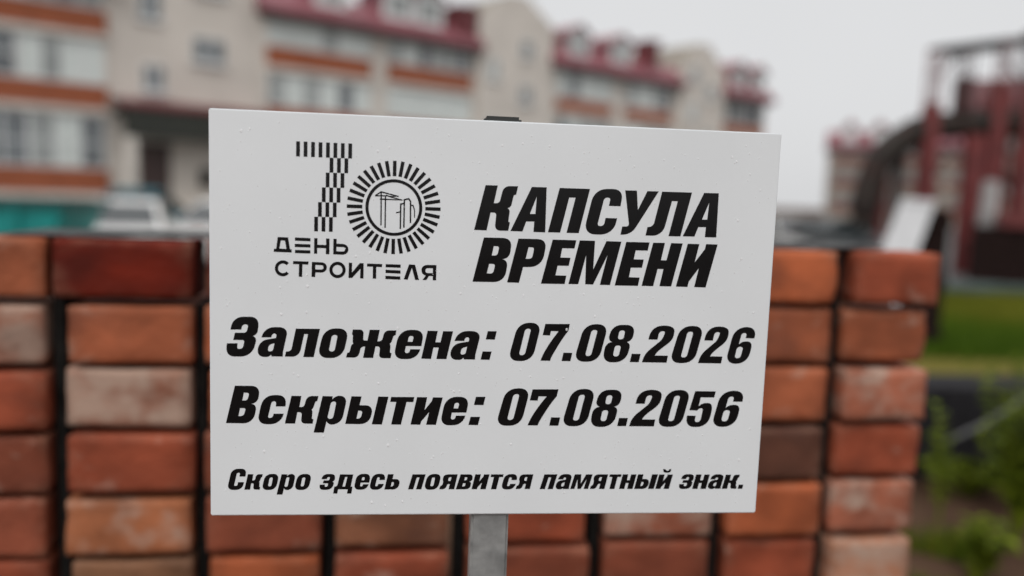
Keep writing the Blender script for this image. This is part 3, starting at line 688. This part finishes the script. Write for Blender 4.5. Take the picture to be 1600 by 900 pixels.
def put(key, x0, x1, y0, y1):               # fit a glyph between picture columns x0..x1 and rows y0..y1
    xm, ym = (x0 + x1) / 2, (y0 + y1) / 2
    tx0, tx1 = b2(x0, ym)[0], b2(x1, ym)[0]; ty1, ty0 = b2(xm, y0)[1], b2(xm, y1)[1]
    al = [p for lp in G[key] for p in lp]
    gx0, gx1 = min(p[0] for p in al), max(p[0] for p in al); gy0, gy1 = min(p[1] for p in al), max(p[1] for p in al)
    return [[(tx0 + (p[0] - gx0) / (gx1 - gx0) * (tx1 - tx0), ty0 + (p[1] - gy0) / (gy1 - gy0) * (ty1 - ty0)) for p in lp] for lp in G[key]]
def P10(key, ox, oy, x0, x1, y0, y1, s=10.0): return put(key, ox + x0 / s, ox + x1 / s, oy + y0 / s, oy + y1 / s)
def own(*keys):
    r = []
    for k_ in keys: r += G[k_]
    return r

lettering("title_lettering", own(*"КАПСУЛ", 'А2', *"ВРЕМ", 'Е2', *"НИ"), panel)
l3 = own(*"Заложн") + P10('е', 495, 490, 1220, 1652, 250, 709) + own(':', '0', '7', '.', '8', '2', '6')
l3 += P10('а', 630, 490, 740, 1187, 268, 722)
l3 += P10('0', 790, 490, 1103, 1560, 160, 750) + P10('.', 935, 490, 488, 652, 626, 756)
l3 += P10('2', 935, 490, 690, 1172, 182, 762) + P10('0', 1030, 490, 200, 652, 188, 772)
lettering("date_lettering", l3, panel)
l4 = own('В4', *"скр", 'ь', '|', *"тие", '5') + P10(':', 600, 595, 1322, 1575, 246, 690)
l4 += P10('0', 770, 595, 82, 543, 114, 700) + P10('7', 770, 595, 550, 1010, 128, 696) + P10('.', 770, 595, 880, 1046, 570, 699) + P10('0', 770, 595, 1110, 1564, 124, 708)
l4 += put('8', 924.0, 969.6, 608.6, 666.9)
s = 7.273
l4 += P10('.', 960, 595, 30, 148, 421, 513, s) + P10('2', 960, 595, 174, 526, 100, 516, s) + P10('0', 960, 595, 508, 834, 102, 522, s) + P10('6', 960, 595, 1128, 1450, 110, 522, s)
lettering("date_lettering", l4, panel)
l5 = []
for k_, ox, x0, x1, y0, y1 in (('С',350,63,342,72,404),('к',350,318,605,158,399),('о',350,603,847,154,404),('р',350,822,1108,155,476),('о',350,1112,1356,154,404),
        ('З',490,93,332,155,402),('е',490,639,878,152,400),('с',490,880,1113,152,400),('ь',490,1106,1340,158,396),
        ('П',630,75,346,160,394),('о',630,338,578,154,400),('я',630,564,845,160,394),('В',630,822,1080,160,394),('и',630,1068,1342,160,393),('т',630,1360,1562,160,393),
        ('с',740,441,673,156,396),('П',740,1033,1300,160,391),('а',740,1282,1524,156,394),
        ('М',840,510,850,160,388),('я',840,818,1092,160,389),('т',840,1112,1302,160,388),('н',840,1273,1534,160,388)):
    l5 += P10(k_, ox, 725, x0, x1, y0, y1)
l5 += own('д', 'я', '˘')
for k_, x0, x1, y0, y1 in (('ь',168,347,128,310),('|',340,456,128,310),('и',432,642,130,310),('З',727,905,126,311),('н',893,1103,130,310),('а',1088,1275,127,311),('к',1263,1478,132,308),('.',1458,1525,257,308)):
    l5 += P10(k_, 970, 725, x0, x1, y0, y1, 8.0)
lettering("caption_lettering", l5, panel)

# round emblem with the barred 7
em = []
def q36(x, y): return b2(420 + x / 3.6, 200 + y / 3.6)
o7, r7, d7 = q36(154, 73), q36(447.5, 87), q36(258, 580)
pw = (r7[0] - o7[0]) / 7.0; bw = pw * .5
rows = 6; rh = (o7[1] - d7[1]) / 6.0
# every row of the 7 is as tall as the others and steps left by half a bar
for k_ in range(8): em.append([(o7[0] + k_ * pw, o7[1]), (o7[0] + k_ * pw + bw, o7[1]), (o7[0] + k_ * pw + bw, o7[1] - rh), (o7[0] + k_ * pw, o7[1] - rh)])
for r in range(1, 6):
    for k_ in range(3):
        x = o7[0] + (4.5 + k_ - .5 * (r - 1)) * pw; y = o7[1] - r * rh - .0001
        em.append([(x, y), (x + bw, y), (x + bw, y - rh + .0002), (x, y - rh + .0002)])
cx, cy = (0.23030426 + 0.39135402) / 2 * SW, (0.89356064 + 0.66646064) / 2 * SH
RR = (0.39135402 - 0.23030426) / 2 * SW
for k_ in range(36):
    a = math.radians(k_ * 10); ca, sa = math.cos(a), math.sin(a); hw = RR * .0375
    em.append([(cx + ca * r - sa * w, cy + sa * r + ca * w) for r, w in ((RR * .672, -hw), (RR, -hw), (RR, hw), (RR * .672, hw))])
def circ(r, n=72): return [(cx + r * math.cos(2 * math.pi * i / n), cy + r * math.sin(2 * math.pi * i / n)) for i in range(n)]
em += [circ(RR * .607), circ(RR * .540)]
lettering("emblem", em, panel)
st = []
def stroke(pts, w=9.5, w1=None):
    P = [Vector(p) for p in pts]; Lf, Rt = [], []
    for i, p in enumerate(P):
        a = (P[i] - P[i - 1]).normalized() if i else None; b_ = (P[i + 1] - P[i]).normalized() if i < len(P) - 1 else None
        d = ((a or b_) + (b_ or a)).normalized(); n_ = Vector((-d.y, d.x))
        cs = max(.5, n_.dot(Vector((-(b_ or a).y, (b_ or a).x))))
        ww = 1.3 * (w if w1 is None else w + (w1 - w) * i / (len(P) - 1)) / 2 / cs
        Lf.append(p + n_ * ww); Rt.append(p - n_ * ww)
    return [[b2(540 + q.x / 5.806, 245 + q.y / 5.806) for q in Lf + Rt[::-1]]]
groups = [stroke([(322,315),(320,620)], 9), stroke([(361,350),(357,642)], 9), stroke([(270,349),(322,315),(480,358)], 9), stroke([(266,351),(380,351)], 8),
          stroke([(365,346),(420,366),(515,390)], 9, 6), stroke([(310,381),(515,390)], 10, 5), [[b2(540 + x / 5.806, 245 + y / 5.806) for x, y in ((375,350),(480,356),(430,362))]],
          stroke([(495,652),(499,426),(530,421)], 10), stroke([(527,640),(532,387),(572,378),(588,404),(587,598)], 10), stroke([(592,438),(610,438),(624,480),(624,550)], 9, 6), stroke([(457,505),(497,496)], 8)]
for i, g_ in enumerate(groups): st += g_
# drawn one stroke at a time so that crossings stay filled
bmj = bmesh.new()
for g_ in groups:
    o_ = lettering("skyline_drawing", g_, panel); me = o_.data; bmj.from_mesh(me); bpy.data.objects.remove(o_); bpy.data.meshes.remove(me)
me = bpy.data.meshes.new("skyline_drawing"); bmj.to_mesh(me); bmj.free(); me.materials.append(M["vinyl"])
for i, v in enumerate(me.vertices): v.co.y -= 0.000002 * (i % 1)
sk_o = bpy.data.objects.new("skyline_drawing", me); COL.objects.link(sk_o); sk_o.parent = panel

def arc(x, y, ro, ri, a0, a1, n=28):
    pts = [(x + ro * math.cos(math.radians(a0 + (a1 - a0) * i / n)), y + ro * math.sin(math.radians(a0 + (a1 - a0) * i / n))) for i in range(n + 1)]
    return pts + [(x + ri * math.cos(math.radians(a1 - (a1 - a0) * i / n)), y + ri * math.sin(math.radians(a1 - (a1 - a0) * i / n))) for i in range(n + 1)]
W36 = [[(50,612),(108,614),(119,680),(129,682),(128,699),(28,695),(29,678),(41,678)],[(67,630),(91,632),(99,679),(59,677)],
 [(255,618),(274,619),(273,655),(322,657),(322,620),(341,621),(340,709),(320,708),(321,675),(272,673),(272,706),(254,705)],
 [(363,622),(381,622),(381,649),(448,652,36),(446,713,36),(362,709)],[(380,667),(430,669,13),(428,694,13),(380,692)],
 arc(79,788,45,27,42,318),
 [(137,747),(223,750),(222,767),(189,766),(187,836),(168,835),(170,765),(136,764)],
 [(242,752),(327,755,32),(325,812,32),(262,811),(260,837),(240,836)],[(262,769),(308,771,12),(307,795,12),(261,794)],
 arc(386,797,46,46,0,360,40)[:40],arc(386,797,28,28,0,360,40)[:40],
 [(450,756),(468,757),(467,812),(512,758),(533,759),(532,845),(513,844),(515,790),(468,842),(448,842)],
 [(553,761),(637,764),(636,781),(604,780),(603,846),(584,846),(585,779),(552,778)],
 [(788,766),(822,768),(844,854),(822,853),(804,785),(780,852),(758,850)],
 [(942,770),(940,856),(921,855),(922,832),(900,831),(885,854),(864,853),(882,829),(856,822,26),(860,768,34)],[(922,788),(922,815),(880,814,12),(881,787,12)]]
for x0, x1, y0, dy in ((147,234,614,4),(146,234,650,3),(147,233,684,3),(657,741,764,3),(656,740,796,4),(655,739,830,4)):
    W36.append([(x0, y0), (x1, y0 + dy), (x1, y0 + dy + 18), (x0, y0 + 18)])
lettering("emblem_lettering", [[q36(p.x, p.y) for p in rounded(lp)] for lp in W36], panel)

# rain drops on the sheet
dm = bpy.data.materials.new("water_drop"); dm.use_nodes = True
db = dm.node_tree.nodes["Principled BSDF"]; db.inputs["Base Color"].default_value = (.97, .97, .97, 1); db.inputs["Roughness"].default_value = .3; db.inputs["Alpha"].default_value = .6
db.inputs["IOR"].default_value = 1.33
dr_ = random.Random(5); bmd = bmesh.new()
spots = [b2(885, 514.5)] + [(dr_.uniform(.01, SW - .01), dr_.uniform(.01, SH - .01)) for _ in range(620)]
LT = [em, l3, l4, l5, own(*"КАПСУЛ", 'А2', *"ВРЕМ", 'Е2', *"НИ")]
def on_print(x, y):
    for cs in LT:
        k_ = 0
        for ct in cs:
            ins = False; n_ = len(ct)
            for a in range(n_):
                x0, y0 = ct[a][0], ct[a][1]; x1, y1 = ct[a - 1][0], ct[a - 1][1]
                if (y0 > y) != (y1 > y) and x < (x1 - x0) * (y - y0) / (y1 - y0) + x0: ins = not ins
            k_ += ins
        if k_ % 2: return True
    return False
spots = spots[:1] + [p for p in spots[1:] if not any(on_print(p[0] + dx, p[1] + dy) for dx in (-.0015, 0, .0015) for dy in (-.0015, 0, .0015))]
for i, (x, y) in enumerate(spots):
    r = .0012 if i == 0 else min(.0022, .0004 + dr_.expovariate(1 / .00026))
    el = dr_.uniform(1.0, 1.5); rings = []
    for a in (1, .8, .5, .2):
        rr_ = r * a; hh = r * .16 * (1 - a * a)
        rings.append([bmd.verts.new((x - pu + rr_ * math.cos(t * math.pi / 5), -0.00025 - hh, ZB + y + rr_ * el * math.sin(t * math.pi / 5))) for t in range(10)])
    for A_, B_ in zip(rings, rings[1:]):
        for t in range(10): bmd.faces.new([A_[t], A_[(t + 1) % 10], B_[(t + 1) % 10], B_[t]])
    bmd.faces.new(rings[-1])
bmesh.ops.recalc_face_normals(bmd, faces=bmd.faces)
if sum(f.normal.y for f in bmd.faces) > 0: bmesh.ops.reverse_faces(bmd, faces=bmd.faces)
me = bpy.data.meshes.new("rain_drops"); bmd.to_mesh(me); bmd.free(); me.materials.append(dm)
for p in me.polygons: p.use_smooth = True
ro = bpy.data.objects.new("rain_drops", me); COL.objects.link(ro); ro.parent = panel; ro["kind"] = "stuff"

# ------------------------------------------------------------------ greenery at the right
gr = random.Random(3)
gm = mat("grass_blades", (0.150, 0.150, 0.016), 0.7, scale=.45, col2=(0.095, 0.115, 0.010), detail=3, spec=0.08)
gm2 = mat("dark_grass_blades", (0.075, 0.120, 0.008), 0.7, scale=.45, col2=(0.040, 0.085, 0.006), detail=3, spec=0.08)
bmg = bmesh.new()
def blade(x, y, h, w):
    a = gr.uniform(0, 6.283); dx, dy = math.cos(a), math.sin(a); b_ = gr.uniform(.1, .5) * h
    v = [bmg.verts.new(p) for p in ((x - dx * w, y - dy * w, 0), (x + dx * w, y + dy * w, 0), (x - dy * b_ * .4 + dx * w * .6, y + dx * b_ * .4 + dy * w * .6, h * .6), (x - dy * b_, y + dx * b_, h))]
    mi = 1 if (y < 12.2 + 1.2 * noise.noise(Vector((x * .6, y * .6, 9))) and y > 6) or (y < 6 and gr.random() < .5) else 0
    for f in (bmg.faces.new((v[0], v[1], v[2])), bmg.faces.new((v[0], v[2], v[3]))): f.material_index = mi
for _ in range(26000):
    y = gr.uniform(9.7, 17.4); x = y * gr.uniform(.42, .78)
    cl = noise.noise(Vector((x * .5, y * .9, 0)))
    blade(x, y, gr.uniform(.05, .13) * (1.3 + cl), .008)
for _ in range(5000):
    y = gr.uniform(2.6, 4.2); x = y * gr.uniform(.44, .60)
    if noise.noise(Vector((x * 2.2, y * 2.2, 4))) > -.12: blade(x, y, gr.uniform(.03, .15), .005)
me = bpy.data.meshes.new("grass"); bmg.to_mesh(me); bmg.free(); me.materials.append(gm); me.materials.append(gm2)
go = bpy.data.objects.new("grass", me); COL.objects.link(go)
tag(go, "green grass on the lawn and verge right of the pile", "grass", kind="stuff")

lm = mat("weed_leaf", (0.15, 0.18, 0.012), 0.55, scale=9, col2=(0.065, 0.10, 0.008), spec=0.08)
def weed(loc, h, spread, n, label, seed):
    r = random.Random(seed); root = empty("weed_plant", loc); tag(root, label, "weed", "weeds right of the brick pile")
    s = MB(); lf = MB()
    for i in range(n):
        a = r.uniform(0, 6.283); q = Vector((math.cos(a) * spread * r.uniform(.2, 1), math.sin(a) * spread * r.uniform(.2, 1), h * r.uniform(.6, 1)))
        pts = [Vector((0, 0, 0)), q * .5 + Vector((0, 0, h * .12)), q]
        s.tube(pts, [.006, .004, .002], 5)
        for k_ in range(13):
            t = .22 + .06 * k_; p = pts[0].lerp(pts[1], t * 2) if t < .5 else pts[1].lerp(pts[2], t * 2 - 1)
            b_ = r.uniform(0, 6.283); d = Vector((math.cos(b_), math.sin(b_), r.uniform(-.2, .5))).normalized(); L = r.uniform(.04, .10); w = L * .3
            sd = d.cross(Vector((0, 0, 1))).normalized() * w; up = Vector((0, 0, .012))
            lf.poly([p, p + d * L * .45 + sd + up, p + d * L, p + d * L * .45 - sd + up])
    s.build("stem", lm, root); lf.build("foliage", lm, root)
def gp(x, y): p = ground(x, y); p.z = 0; return p
weed(onG(1484, 640, 4.6), .70, .10, 4, "small yellow-green weed hugging the pile's right edge, against the dark block", 1)
weed(onG(1606, 690, 4.4), .95, .30, 34, "tall bushy green weed at the right edge of the picture", 2)
weed(onG(1545, 780, 3.9), .34, .22, 11, "low yellow-green weed on brown soil below the dark block", 3)
weed(onG(1478, 870, 3.2), .16, .2, 14, "clump of dark green weed at the foot of the pile, lowest right", 4)
weed(onG(1582, 700, 5.0), .45, .25, 16, "yellow-green weed right of the dark block, behind the tall bushy one", 5)

weed(onG(1530, 590, 5.95), .74, .22, 12, "olive weed rising behind the dark block's left half", 6)
weed(onG(1590, 590, 6.1), .80, .26, 14, "olive weed behind the dark block near the right edge", 7)
weed(onG(1515, 745, 5.1), .22, .30, 14, "low dark weed along the front foot of the dark block", 8)

ds = empty("dark_block", onG(1500, 700, 5.35), math.radians(5)); tag(ds, "low dark block on the soil right of the brick pile", "block")
MB().box(-.6, 1.3, 0, .5, 0.12, .62).build("block_body", M["slab"], ds, bevel=.03)
MB().box(-.5, 1.2, .06, .45, 0, .117).build("block_base", M["slab"], ds)
rd = MB().tube([onG(1478, 700, 5.1) + Vector((0, 0, .34)), onG(1540, 668, 5.15) + Vector((0, 0, .45)), onG(1625, 622, 5.25) + Vector((0, 0, .66))], .014, 8).build("metal_rod", mat("dull_steel", (.10, .10, .10), .6))
tag(rd, "grey metal rod leaning slantwise across the dark block", "rod")
